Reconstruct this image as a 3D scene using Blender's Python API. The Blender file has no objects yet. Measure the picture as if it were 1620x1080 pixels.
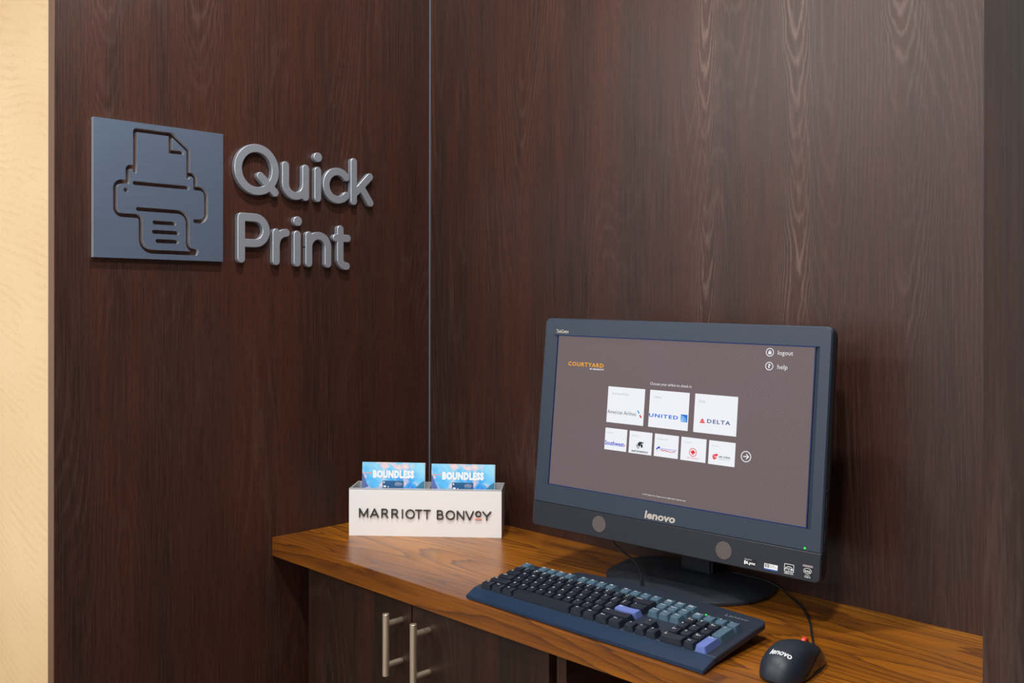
import bpy, bmesh, math, random
from mathutils import Vector, Matrix
random.seed(7)
PI = math.pi
SC = bpy.context.scene
COL = SC.collection

# ------------------------------------------------------------------ camera
cam_d = bpy.data.cameras.new('camera')
cam = bpy.data.objects.new('camera', cam_d)
COL.objects.link(cam)
YAW, PITCH, ROLL = 0.79104, -0.00117, 0.0014
cyw, syw, cp, sp = math.cos(YAW), math.sin(YAW), math.cos(PITCH), math.sin(PITCH)
fwd = Vector((-syw*cp, cyw*cp, sp))
rgt = Vector((cyw, syw, 0))
upv = rgt.cross(fwd)
r2 = rgt*math.cos(ROLL) + upv*math.sin(ROLL)
u2 = upv*math.cos(ROLL) - rgt*math.sin(ROLL)
M = Matrix((r2, u2, -fwd)).transposed().to_4x4()
M.translation = Vector((1.72906, -1.4405, 1.2295))
cam.matrix_world = M
cam_d.sensor_width = 36
cam_d.lens = 1524.0/1620*36
cam_d.shift_y = (484.92-540)/1620
cam_d.clip_start = 0.02
SC.camera = cam

# ------------------------------------------------------------------ light
W = bpy.data.worlds.new('world'); SC.world = W; W.use_nodes = True
W.node_tree.nodes['Background'].inputs[0].default_value = (0.95, 0.97, 1.0, 1)
W.node_tree.nodes['Background'].inputs[1].default_value = 0.80
def area(name, loc, target, size, power, col=(1, 1, 1), shape='DISK', size_y=None):
    l = bpy.data.lights.new(name, 'AREA'); l.shape = shape; l.size = size
    if size_y: l.size_y = size_y
    l.energy = power; l.color = col
    o = bpy.data.objects.new(name, l); COL.objects.link(o)
    o.location = loc
    o.rotation_euler = (Vector(target)-Vector(loc)).to_track_quat('-Z', 'Y').to_euler()
    return o
area('niche_downlight', (0.62, -0.66, 2.425), (0.64, -0.6, 0), 0.10, 16, (1.0, 0.98, 0.95))
area('lobby_downlight', (1.45, -1.28, 2.425), (1.1, -0.6, 0), 0.14, 18, (1.0, 0.98, 0.95))
area('lobby_panel_light', (-0.55, -2.7, 2.43), (-0.55, -2.7, 0), 1.3, 52, (1.0, 0.98, 0.96), 'RECTANGLE', 0.8)
area('added_rear_fill', (1.3, -3.9, 2.40), (0.9, -0.4, 0.9), 1.3, 54, (1.0, 0.98, 0.96), 'RECTANGLE', 0.9)  # unseen fill behind the camera, added to brighten the holder front

vs = SC.view_settings
SC.display_settings.display_device = 'sRGB'
vs.view_transform = 'Standard'; vs.look = 'None'; vs.gamma = 1.0; vs.use_curve_mapping = False
vs.exposure = 0.0

# ------------------------------------------------------------------ materials
def srgb(r, g, b):
    f = lambda v: (v/255/12.92) if v/255 <= 0.04045 else ((v/255+0.055)/1.055)**2.4
    return (f(r), f(g), f(b), 1)
class NT:
    def __init__(s, name):
        s.m = bpy.data.materials.new(name); s.m.use_nodes = True
        s.t = s.m.node_tree; s.b = s.t.nodes['Principled BSDF']
    def n(s, typ, **kw):
        nd = s.t.nodes.new(typ)
        for k, v in kw.items(): setattr(nd, k, v)
        return nd
    def l(s, a, b): s.t.links.new(a, b)
    def val(s, sock, v):
        if hasattr(v, 'links'): s.l(v, sock)
        else: sock.default_value = v
    def math(s, op, a, b=0.0, c=None):
        nd = s.n('ShaderNodeMath', operation=op); s.val(nd.inputs[0], a); s.val(nd.inputs[1], b)
        if c is not None: s.val(nd.inputs[2], c)
        return nd.outputs[0]
    def vmath(s, op, a, b=(0, 0, 0)):
        nd = s.n('ShaderNodeVectorMath', operation=op); s.val(nd.inputs[0], a)
        if op == 'SCALE': s.val(nd.inputs[3], b)
        else: s.val(nd.inputs[1], b)
        return nd.outputs['Value'] if op in ('LENGTH', 'DOT_PRODUCT') else nd.outputs[0]
    def obj(s, scale=(1, 1, 1), rot=(0, 0, 0)):
        tc = s.n('ShaderNodeTexCoord'); mp = s.n('ShaderNodeMapping')
        mp.inputs['Scale'].default_value = scale; mp.inputs['Rotation'].default_value = rot
        s.l(tc.outputs['Object'], mp.inputs['Vector']); return mp.outputs[0]
    def noise(s, vec, scale=1.0, detail=2.0, rough=0.5, dist=0.0):
        nd = s.n('ShaderNodeTexNoise'); s.l(vec, nd.inputs['Vector'])
        nd.inputs['Scale'].default_value = scale; nd.inputs['Detail'].default_value = detail
        nd.inputs['Roughness'].default_value = rough; nd.inputs['Distortion'].default_value = dist
        return nd.outputs[0]
    def ramp(s, fac, stops):
        nd = s.n('ShaderNodeValToRGB'); s.l(fac, nd.inputs[0]); e = nd.color_ramp.elements
        while len(e) < len(stops): e.new(0.5)
        for i, (p, c) in enumerate(stops): e[i].position = p; e[i].color = c
        return nd.outputs[0]
    def mix(s, fac, a, b, mode='MIX'):
        nd = s.n('ShaderNodeMix', data_type='RGBA', blend_type=mode)
        s.val(nd.inputs[0], fac); s.val(nd.inputs[6], a); s.val(nd.inputs[7], b); return nd.outputs[2]
    def set(s, **kw):
        for k, v in kw.items(): s.val(s.b.inputs[k.replace('_', ' ')], v)
        return s
    def bump(s, h, dist, strength=1.0):
        nd = s.n('ShaderNodeBump'); s.l(h, nd.inputs['Height'])
        nd.inputs['Distance'].default_value = dist; nd.inputs['Strength'].default_value = strength
        s.l(nd.outputs[0], s.b.inputs['Normal'])
def g(v): return (v, v, v, 1)
def plain(name, col, rough=0.5, metal=0.0, spec=0.5, speckle=0.0, **kw):
    t = NT(name); t.set(Roughness=rough, Metallic=metal)
    t.b.inputs['Specular IOR Level'].default_value = spec
    n = t.noise(t.obj(), 900, 2)
    k = speckle or 0.12
    f = t.ramp(n, [(0.3, g(1-k)), (0.7, g(1+k))])
    t.set(Base_Color=t.mix(1.0, col, f, 'MULTIPLY'))
    if speckle: t.bump(n, 0.0003, 0.5)
    for a, v in kw.items(): t.b.inputs[a].default_value = v
    return t.m
def glow(name, col, s=1.0):
    t = NT(name); t.set(Base_Color=(0.01, 0.01, 0.01, 1), Roughness=0.35)
    t.b.inputs['Specular IOR Level'].default_value = 0.2
    t.b.inputs['Emission Color'].default_value = col; t.b.inputs['Emission Strength'].default_value = s
    return t.m

def wenge(name, horiz, off=0.0, dark=srgb(43, 26, 20), light=srgb(70, 44, 35), spec=0.5, ro=0.33, cols=(), fig=0.17, zfade=1.55):
    """dark stained laminate, grain runs up; horiz = 0 when the panel lies along x, 1 when along y"""
    t = NT(name)
    rz = (0, 0, 0) if horiz == 0 else (0, 0, PI/2)
    base = t.vmath('ADD', t.obj((1, 1, 1), rz), (off, 0, off*0.37))
    big = t.noise(t.vmath('MULTIPLY', base, (5.0, 1, 0.62)), 1.0, 1.0, 0.4)
    wob = t.noise(t.vmath('MULTIPLY', base, (60, 1, 9)), 1.0, 3.0, 0.6)
    h = t.math('ADD', t.math('MULTIPLY', big, 44.0), t.math('MULTIPLY', wob, 1.5))
    rings = t.math('POWER', t.math('ADD', t.math('MULTIPLY', t.math('SINE', t.math('MULTIPLY', h, 6.283)), 0.5), 0.5), 5.0)
    mask = t.ramp(t.noise(t.vmath('MULTIPLY', base, (3.1, 1, 1.3)), 1.7, 1.0), [(0.44, g(0)), (0.66, g(1))])
    figure = t.math('MULTIPLY', rings, mask)
    fine = t.noise(t.vmath('MULTIPLY', base, (430, 1, 7)), 1.0, 2.0, 0.6)
    pores = t.noise(t.vmath('MULTIPLY', base, (900, 1, 40)), 1.0, 1.0, 0.5)
    band = t.noise(t.vmath('MULTIPLY', base, (14, 1, 0.8)), 1.0, 3.0, 0.6)
    c = t.ramp(fine, [(0.36, dark), (0.66, light)])
    c = t.mix(t.ramp(band, [(0.38, g(0)), (0.62, g(0.42))]), c, srgb(80, 41, 28))
    c = t.mix(t.math('MULTIPLY', figure, fig), c, srgb(128, 104, 94))
    if cols:      # narrow columns of nested flame figure
        tc = t.n('ShaderNodeTexCoord'); sx = t.n('ShaderNodeSeparateXYZ'); t.l(tc.outputs['Object'], sx.inputs[0])
        wv = t.noise(t.obj((5, 5, 3.2)), 1.0, 2.0, 0.5); wf = t.noise(t.obj((70, 70, 26)), 1.0, 3.0, 0.6)
        X = t.math('ADD', sx.outputs[horiz], t.math('MULTIPLY', wv, 0.05)); Z = sx.outputs[2]
        zm = t.ramp(t.math('ADD', t.noise(t.obj((3, 3, 2.2)), 1.0, 1.0), t.math('MULTIPLY', t.math('SUBTRACT', Z, zfade), 0.45)), [(0.40, g(0.06)), (0.66, g(1))])
        for xc, wd, k in cols:
            u = t.math('DIVIDE', t.math('SUBTRACT', X, xc+0.025), wd); u2 = t.math('MULTIPLY', u, u)
            hh = t.math('ADD', t.math('MULTIPLY', t.math('ADD', Z, t.math('MULTIPLY', wv, 0.35)), 17.0), t.math('ADD', t.math('MULTIPLY', u2, -3.4), t.math('MULTIPLY', wf, 1.1)))
            rg = t.math('POWER', t.math('ADD', t.math('MULTIPLY', t.math('SINE', t.math('MULTIPLY', hh, 6.283)), 0.5), 0.5), 3.0)
            mk = t.math('EXPONENT', t.math('MULTIPLY', u2, -0.75))
            c = t.mix(t.math('MULTIPLY', t.math('MULTIPLY', rg, mk), t.math('MULTIPLY', zm, k)), c, srgb(150, 126, 114))
    c = t.mix(t.ramp(pores, [(0.34, g(0.5)), (0.5, g(0))]), c, srgb(34, 22, 19))
    t.set(Base_Color=c, Roughness=t.math('ADD', ro, t.math('MULTIPLY', fine, 0.12)))
    t.b.inputs['Specular IOR Level'].default_value = spec
    t.bump(fine, 0.0004, 0.35)
    return t.m
def walnut(name):
    t = NT(name)
    base = t.vmath('ADD', t.obj(), (3.3, 1.7, 0.4))
    big = t.noise(t.vmath('MULTIPLY', base, (0.9, 9.5, 9.5)), 1.0, 1.5, 0.4, 0.2)
    wob = t.noise(t.vmath('MULTIPLY', base, (7, 60, 60)), 1.0, 3.0, 0.6)
    h = t.math('ADD', t.math('MULTIPLY', big, 15.0), t.math('MULTIPLY', wob, 0.9))
    rg = t.math('FRACT', h)
    rings = t.ramp(rg, [(0.0, g(0.0)), (0.52, g(0.18)), (0.80, g(0.55)), (0.93, g(1.0)), (1.0, g(0.0))])
    fine = t.noise(t.vmath('MULTIPLY', base, (6, 300, 300)), 1.0, 3.0, 0.65)
    band = t.noise(t.vmath('MULTIPLY', base, (0.9, 9, 9)), 1.0, 2.0, 0.5)
    c = t.ramp(band, [(0.32, srgb(134, 77, 18)), (0.5, srgb(168, 101, 18)), (0.68, srgb(196, 126, 24))])
    c = t.mix(t.math('MULTIPLY', rings, 0.78), c, srgb(62, 32, 16))
    c = t.mix(t.ramp(fine, [(0.34, g(0.60)), (0.56, g(0))]), c, srgb(92, 50, 24))
    t.set(Base_Color=c, Roughness=t.math('ADD', 0.25, t.math('MULTIPLY', fine, 0.10)))
    t.b.inputs['Specular IOR Level'].default_value = 0.55
    t.bump(fine, 0.0003, 0.2)
    return t.m
def maple(name):
    t = NT(name)
    base = t.obj((1, 1, 1), (0, -0.24, 0))
    big = t.noise(t.vmath('MULTIPLY', base, (1.6, 1, 6.5)), 1.0, 1.4, 0.45)
    wob = t.noise(t.vmath('MULTIPLY', base, (24, 1, 150)), 1.0, 3.0, 0.7)
    sx = t.n('ShaderNodeSeparateXYZ'); t.l(base, sx.inputs[0])
    big = t.noise(t.vmath('MULTIPLY', base, (2.2, 1, 2.6)), 1.0, 2.0, 0.5)
    h = t.math('ADD', t.math('MULTIPLY', sx.outputs[2], 58.0), t.math('ADD', t.math('MULTIPLY', big, 7.0), t.math('MULTIPLY', wob, 1.0)))
    rings = t.math('POWER', t.math('ADD', t.math('MULTIPLY', t.math('SINE', t.math('MULTIPLY', h, 6.283)), 0.5), 0.5), 3.0)
    fleck = t.noise(t.vmath('MULTIPLY', base, (60, 1, 420)), 1.0, 2.0, 0.6)
    c = t.ramp(big, [(0.3, srgb(224, 190, 138)), (0.7, srgb(234, 204, 155))])
    c = t.mix(t.math('MULTIPLY', t.math('MULTIPLY', rings, t.ramp(t.noise(t.vmath('MULTIPLY', base, (9, 1, 14)), 1.0, 2.0), [(0.4, g(0)), (0.65, g(1))])), 0.34), c, srgb(208, 166, 110))
    c = t.mix(t.ramp(fleck, [(0.30, g(0.35)), (0.45, g(0))]), c, srgb(205, 160, 108))
    t.set(Base_Color=c, Roughness=0.5); return t.m
def brushed(name, col, rough=0.36, ax=(12, 1500, 1), metal=1.0):
    t = NT(name)
    n = t.noise(t.obj(ax), 1.0, 2.0, 0.6)
    t.set(Base_Color=t.mix(1.0, col, t.ramp(n, [(0.3, g(0.90)), (0.7, g(1.06))]), 'MULTIPLY'),
          Roughness=t.math('ADD', rough-0.04, t.math('MULTIPLY', n, 0.08)), Metallic=metal)
    t.bump(n, 0.00005, 0.15); return t.m
def hexscreen(name):
    """display showing a mauve field patterned with nested hexagons; gives off light"""
    t = NT(name)
    p = t.vmath('MULTIPLY', t.vmath('ADD', t.obj(), (1.0, 1.0, 0)), (46, 46, 0))
    S3 = (1.0, 1.7320508, 1.0)
    def cell(off):
        q = t.vmath('MODULO', t.vmath('ADD', p, off), S3)
        return t.vmath('SUBTRACT', q, (0.5, 0.8660254, 0))
    a, b = cell((0, 0, 0)), cell((0.5, 0.8660254, 0))
    la, lb = t.vmath('LENGTH', a), t.vmath('LENGTH', b)
    f = t.math('LESS_THAN', la, lb)
    mx = t.n('ShaderNodeMix', data_type='VECTOR'); t.l(f, mx.inputs[0]); t.l(b, mx.inputs[4]); t.l(a, mx.inputs[5])
    q = t.vmath('ABSOLUTE', mx.outputs[1])
    sx = t.n('ShaderNodeSeparateXYZ'); t.l(q, sx.inputs[0])
    d = t.math('MAXIMUM', sx.outputs[0], t.math('ADD', t.math('MULTIPLY', sx.outputs[0], 0.5), t.math('MULTIPLY', sx.outputs[1], 0.8660254)))
    ln = t.math('FRACT', t.math('MULTIPLY', d, 8.0))
    ln = t.ramp(ln, [(0.0, g(0)), (0.35, g(1)), (0.65, g(1)), (1.0, g(0))])
    soft = t.noise(t.obj((5, 5, 1)), 1.0, 1.0)
    c = t.mix(ln, srgb(88, 70, 80), srgb(118, 102, 105))
    c = t.mix(t.ramp(soft, [(0.35, g(0)), (0.65, g(0.45))]), c, srgb(104, 92, 88))
    t.set(Base_Color=(0.01, 0.01, 0.01, 1), Roughness=0.4); t.b.inputs['Specular IOR Level'].default_value = 0.25
    t.l(c, t.b.inputs['Emission Color']); t.b.inputs['Emission Strength'].default_value = 0.95
    return t.m
def cloudprint(name):
    """printed pamphlet: blue sky with pink-lit clouds"""
    t = NT(name)
    v = t.obj()
    n = t.noise(t.vmath('MULTIPLY', v, (30, 40, 40)), 1.0, 3.0, 0.55, 0.3)
    m = t.noise(t.vmath('ADD', t.vmath('MULTIPLY', v, (12, 18, 18)), (4.2, 0, 1.3)), 1.0, 3.0, 0.6)
    c = t.ramp(m, [(0.34, srgb(20, 140, 230)), (0.5, srgb(95, 195, 250)), (0.68, srgb(160, 228, 255))])
    c = t.mix(t.ramp(n, [(0.50, g(0)), (0.60, g(0.9))]), c, srgb(245, 214, 214))
    c = t.mix(t.ramp(n, [(0.60, g(0)), (0.70, g(0.9))]), c, srgb(255, 240, 215))
    t.set(Base_Color=c, Roughness=0.25); return t.m

MAT = dict(
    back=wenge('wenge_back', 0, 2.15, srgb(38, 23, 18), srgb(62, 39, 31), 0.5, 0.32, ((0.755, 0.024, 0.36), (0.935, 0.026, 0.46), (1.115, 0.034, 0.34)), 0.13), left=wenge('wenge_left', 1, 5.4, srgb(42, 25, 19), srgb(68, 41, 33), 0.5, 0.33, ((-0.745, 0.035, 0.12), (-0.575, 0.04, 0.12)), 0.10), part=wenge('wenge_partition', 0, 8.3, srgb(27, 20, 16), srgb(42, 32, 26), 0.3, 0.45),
    door=wenge('wenge_door', 0, 11.2, srgb(29, 18, 11), srgb(46, 31, 20), 0.35, 0.38, (), 0.08),
    edge=plain('brown_edge_band', srgb(112, 78, 52), 0.5), paleedge=plain('pale_caulk', srgb(190, 185, 165), 0.6),
    maple=maple('maple_laminate'), walnut=walnut('walnut_laminate'),
    ceil=plain('ceiling_paint', srgb(225, 222, 215), 0.8), floor=plain('floor_carpet', srgb(96, 84, 74), 0.9, speckle=0.3),
    alu=plain('aluminium_trim', srgb(104, 110, 122), 0.35),
    plaque=brushed('brushed_plaque', (0.25, 0.34, 0.50, 1), 0.36, metal=0.76), side=brushed('cut_metal_edge', (0.62, 0.64, 0.68, 1), 0.4, metal=0.5), letter=brushed('brushed_letter', (0.42, 0.46, 0.53, 1), 0.42, metal=0.62),  # plaque: blue screen reflection put into the base colour
    nickel=brushed('satin_nickel', (0.90, 0.76, 0.58, 1), 0.30, (600, 600, 20), metal=0.85),
    white=plain('white_acrylic', srgb(238, 238, 238), 0.22, speckle=0.01),
    acrylic=plain('frosted_acrylic', srgb(222, 224, 230), 0.2, **{'Transmission Weight': 0.4, 'IOR': 1.45, 'Alpha': 1.0}),
    dark=plain('dark_lettering', srgb(50, 42, 36), 0.4), orange=plain('orange_bar', srgb(240, 140, 90), 0.4),
    print=cloudprint('sky_print'), paper=plain('white_print', srgb(248, 248, 250), 0.5), coral=plain('coral_print', srgb(245, 160, 150), 0.5),
    navyprint=plain('card_print', srgb(30, 92, 140), 0.4), rockprint=plain('rock_print', srgb(90, 110, 170), 0.5), tealprint=plain('teal_print', srgb(55, 125, 160), 0.5),
    bezel=plain('bezel_plastic', srgb(42, 54, 70), 0.42, speckle=0.06), chin=plain('chin_plastic', srgb(28, 33, 42), 0.42, speckle=0.06),  # bezel: bluish light on black plastic put into the base colour
    black=plain('black_plastic', srgb(24, 28, 36), 0.4, speckle=0.1), standm=plain('stand_plastic', srgb(38, 43, 52), 0.38, speckle=0.25),
    dot=plain('speaker_pad', srgb(88, 80, 78), 0.7), silver=plain('silver_print', srgb(205, 195, 185), 0.35, 0.4),
    kbody=plain('keyboard_plastic', srgb(30, 40, 54), 0.45, speckle=0.08), palm=plain('palm_rest_plastic', srgb(24, 46, 72), 0.42, speckle=0.06),  # blue sheen on the black keyboard and palm rest painted as base colour
    kdark=plain('key_black', srgb(27, 33, 45), 0.4), kgrey=plain('key_grey', srgb(72, 98, 116), 0.45), kblue=plain('key_blue', srgb(98, 116, 182), 0.45),
    legend=plain('key_legend', srgb(225, 228, 230), 0.5), graylet=plain('grey_print', srgb(120, 126, 134), 0.4),
    mouse=plain('mouse_rubber', srgb(28, 36, 48), 0.46, speckle=0.05), mouseside=plain('mouse_side_gloss', srgb(34, 24, 18), 0.14, spec=0.8), red=plain('red_wheel', srgb(225, 55, 42), 0.4),
    cable=plain('cable_rubber', srgb(26, 30, 36), 0.4),
    screen=hexscreen('screen_picture'), bluerim=glow('added_blue_glow', srgb(0, 62, 140), 0.55),  # bluerim: added emission imitating backlight spill on the inner frame
    tile=glow('tile_white', srgb(236, 238, 244), 1.0), swhite=glow('screen_white', srgb(232, 232, 238), 1.0),
    sgold=glow('screen_gold', srgb(238, 162, 20), 1.0), sgrey=glow('screen_grey', srgb(176, 178, 184), 1.0), sdark=glow('screen_dark', srgb(62, 66, 84), 1.0),
    sblue=glow('screen_blue', srgb(20, 110, 215), 1.0), sblue2=glow('screen_pale_blue', srgb(150, 205, 242), 1.0), snavy=glow('screen_navy', srgb(28, 72, 140), 1.0),
    sred=glow('screen_red', srgb(222, 42, 44), 1.0), sroyal=glow('screen_royal', srgb(36, 62, 200), 1.0), sblack=glow('screen_black', srgb(26, 26, 28), 1.0),
    scyan=glow('screen_cyan', srgb(20, 160, 220), 1.0), green=glow('green_led', srgb(40, 230, 70), 1.6), dimgreen=glow('dim_led', srgb(50, 110, 110), 0.7),
    stickblue=plain('sticker_blue', srgb(60, 100, 190), 0.4), stickblack=plain('sticker_black', srgb(22, 24, 28), 0.3),
    stickgold=plain('sticker_tan', srgb(150, 135, 140), 0.4), black_void=plain('cabinet_inside', srgb(12, 10, 10), 0.8),
)

# ------------------------------------------------------------------ object helpers
def link(name, me, mat, parent=None, mx=None):
    o = bpy.data.objects.new(name, me); COL.objects.link(o)
    if mat and not me.materials: me.materials.append(MAT[mat] if isinstance(mat, str) else mat)
    if parent: o.parent = parent
    if mx is not None: o.matrix_local = mx
    return o
def mesh(name, V, F, smooth=False):
    me = bpy.data.meshes.new(name); me.from_pydata([tuple(v) for v in V], [], F); me.update()
    if smooth: me.shade_smooth()
    return me
def tag(o, label, cat, group=None):
    o['label'] = label; o['category'] = cat
    if group: o['group'] = group
    return o
def struct(o): o['kind'] = 'structure'; return o
def empty(name, loc, rot=(0, 0, 0)):
    o = bpy.data.objects.new(name, None); COL.objects.link(o); o.empty_display_size = 0.05
    o.location = loc; o.rotation_euler = rot; return o
def from_bm(bm, name, smooth=False):
    bmesh.ops.recalc_face_normals(bm, faces=bm.faces)
    me = bpy.data.meshes.new(name); bm.to_mesh(me); bm.free()
    if smooth: me.shade_smooth()
    return me
def box_me(name, x0, x1, y0, y1, z0, z1, bev=0.0, seg=2):
    bm = bmesh.new(); bmesh.ops.create_cube(bm, size=1)
    for v in bm.verts:
        v.co = Vector(((x0+x1)/2+v.co.x*(x1-x0), (y0+y1)/2+v.co.y*(y1-y0), (z0+z1)/2+v.co.z*(z1-z0)))
    if bev: bmesh.ops.bevel(bm, geom=bm.edges[:]+bm.verts[:], offset=bev, segments=seg, affect='EDGES', profile=0.6)
    return from_bm(bm, name)
def box(name, mat, ext, parent=None, bev=0.0, mx=None):
    return link(name, box_me(name, *ext, bev=bev), mat, parent, mx)
def cyl_me(name, p0, p1, r0, r1=None, seg=24, bev=0.0):
    r1 = r0 if r1 is None else r1
    p0, p1 = Vector(p0), Vector(p1); ax = (p1-p0).normalized()
    a = ax.orthogonal().normalized(); b = ax.cross(a)
    rings = [(p0, r0-bev), (p0+ax*bev, r0), (p1-ax*bev, r1), (p1, r1-bev)] if bev else [(p0, r0), (p1, r1)]
    V, F = [], []
    for c, r in rings:
        for i in range(seg): t = 2*PI*i/seg; V.append(c+a*r*math.cos(t)+b*r*math.sin(t))
    for k in range(len(rings)-1):
        for i in range(seg): F.append((k*seg+i, k*seg+(i+1) % seg, (k+1)*seg+(i+1) % seg, (k+1)*seg+i))
    F.append(tuple(reversed(range(seg)))); F.append(tuple(range((len(rings)-1)*seg, len(rings)*seg)))
    me = mesh(name, V, F); return me
def smooth_sides(o, ang=0.6):
    me = o.data; me.shade_smooth()
    try: me.set_sharp_from_angle(angle=ang)
    except Exception: pass
    return o
def tube_me(name, pts, r, seg=10, sub=6):
    P = [Vector(p) for p in pts]; Q = []
    for i in range(len(P)-1):
        p0, p1, p2, p3 = P[max(i-1, 0)], P[i], P[i+1], P[min(i+2, len(P)-1)]
        for k in range(sub):
            t = k/sub
            Q.append(0.5*((2*p1)+(p2-p0)*t+(2*p0-5*p1+4*p2-p3)*t*t+(3*p1-p0-3*p2+p3)*t**3))
    Q.append(P[-1]); V, F = [], []
    up = Vector((0, 0, 1))
    for i, q in enumerate(Q):
        d = (Q[min(i+1, len(Q)-1)]-Q[max(i-1, 0)]).normalized()
        a = d.cross(up); a = a.normalized() if a.length > 1e-4 else Vector((1, 0, 0)); b = a.cross(d)
        for k in range(seg): t = 2*PI*k/seg; V.append(q+a*r*math.cos(t)+b*r*math.sin(t))
    for i in range(len(Q)-1):
        for k in range(seg): F.append((i*seg+k, i*seg+(k+1) % seg, (i+1)*seg+(k+1) % seg, (i+1)*seg+k))
    F.append(tuple(reversed(range(seg)))); F.append(tuple(range((len(Q)-1)*seg, len(Q)*seg)))
    return mesh(name, V, F, True)
# prism: outline (list of 2D) extruded from z0 to z1 in a local frame, optional chamfer on top
def prism_me(name, loop, z0, z1, ch=0.0, ch_bottom=0.0):
    n = len(loop); cx = sum(p[0] for p in loop)/n; cy = sum(p[1] for p in loop)/n
    def inset(d):
        if not d: return loop
        out = []
        for i in range(n):
            p, a, b = Vector(loop[i]), Vector(loop[i-1]), Vector(loop[(i+1) % n])
            e1, e2 = (p-a).normalized(), (b-p).normalized()
            n1, n2 = Vector((-e1.y, e1.x)), Vector((-e2.y, e2.x))
            m = (n1+n2).normalized(); k = max(0.3, m.dot(n1)); out.append(tuple(p+m*d/k))
        return out
    area2 = sum(loop[i-1][0]*loop[i][1]-loop[i][0]*loop[i-1][1] for i in range(n))
    if area2 < 0: loop = loop[::-1]
    L = []
    if ch_bottom: L.append([(x, y, z0) for x, y in inset(ch_bottom)]); L.append([(x, y, z0+ch_bottom) for x, y in loop])
    else: L.append([(x, y, z0) for x, y in loop])
    if ch: L.append([(x, y, z1-ch) for x, y in loop]); L.append([(x, y, z1) for x, y in inset(ch)])
    else: L.append([(x, y, z1) for x, y in loop])
    V = [p for r in L for p in r]; F = []
    for k in range(len(L)-1):
        for i in range(n): F.append((k*n+i, k*n+(i+1) % n, (k+1)*n+(i+1) % n, (k+1)*n+i))
    F.append(tuple(reversed(range(n)))); F.append(tuple(range((len(L)-1)*n, len(L)*n)))
    return mesh(name, V, F)
def rrect(x0, x1, y0, y1, r, seg=5, corners=(1, 1, 1, 1)):
    """corners: bl, br, tr, tl"""
    out = []
    for k, (cx, cy, a0) in enumerate([(x0, y0, PI), (x1, y0, 1.5*PI), (x1, y1, 0), (x0, y1, 0.5*PI)]):
        if not corners[k]: out.append((cx, cy)); continue
        ox = cx+r*(1 if cx == x0 else -1); oy = cy+r*(1 if cy == y0 else -1)
        for i in range(seg+1): a = a0+0.5*PI*i/seg; out.append((ox+r*math.cos(a), oy+r*math.sin(a)))
    return out
# strokes: constant-width ribbons with round ends
def arc(cx, cy, r, a0, a1, n=12, ry=None):
    ry = r if ry is None else ry
    return [(cx+r*math.cos(math.radians(a0+(a1-a0)*i/n)), cy+ry*math.sin(math.radians(a0+(a1-a0)*i/n))) for i in range(n+1)]
def fillet(pts, r, n=6):
    out = [pts[0]]
    for i in range(1, len(pts)-1):
        p, a, b = Vector(pts[i]), Vector(pts[i-1]), Vector(pts[i+1])
        ri = r[i-1] if isinstance(r, (list, tuple)) else r
        e1, e2 = (a-p), (b-p); l1, l2 = e1.length, e2.length; e1.normalize(); e2.normalize()
        ang = math.acos(max(-1, min(1, e1.dot(e2))))
        if ri <= 0 or ang > 3.1: out.append(tuple(p)); continue
        d = min(ri/math.tan(ang/2), l1*0.49 if i > 1 else l1*0.98, l2*0.49 if i < len(pts)-2 else l2*0.98)
        rr = d*math.tan(ang/2); c = p+(e1+e2).normalized()*(rr/math.sin(ang/2))
        s, e = p+e1*d-c, p+e2*d-c
        a0 = math.atan2(s.y, s.x); a1 = math.atan2(e.y, e.x)
        while a1-a0 > PI: a1 -= 2*PI
        while a1-a0 < -PI: a1 += 2*PI
        for k in range(n+1): t = a0+(a1-a0)*k/n; out.append((c.x+rr*math.cos(t), c.y+rr*math.sin(t)))
    out.append(pts[-1]); return out
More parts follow.
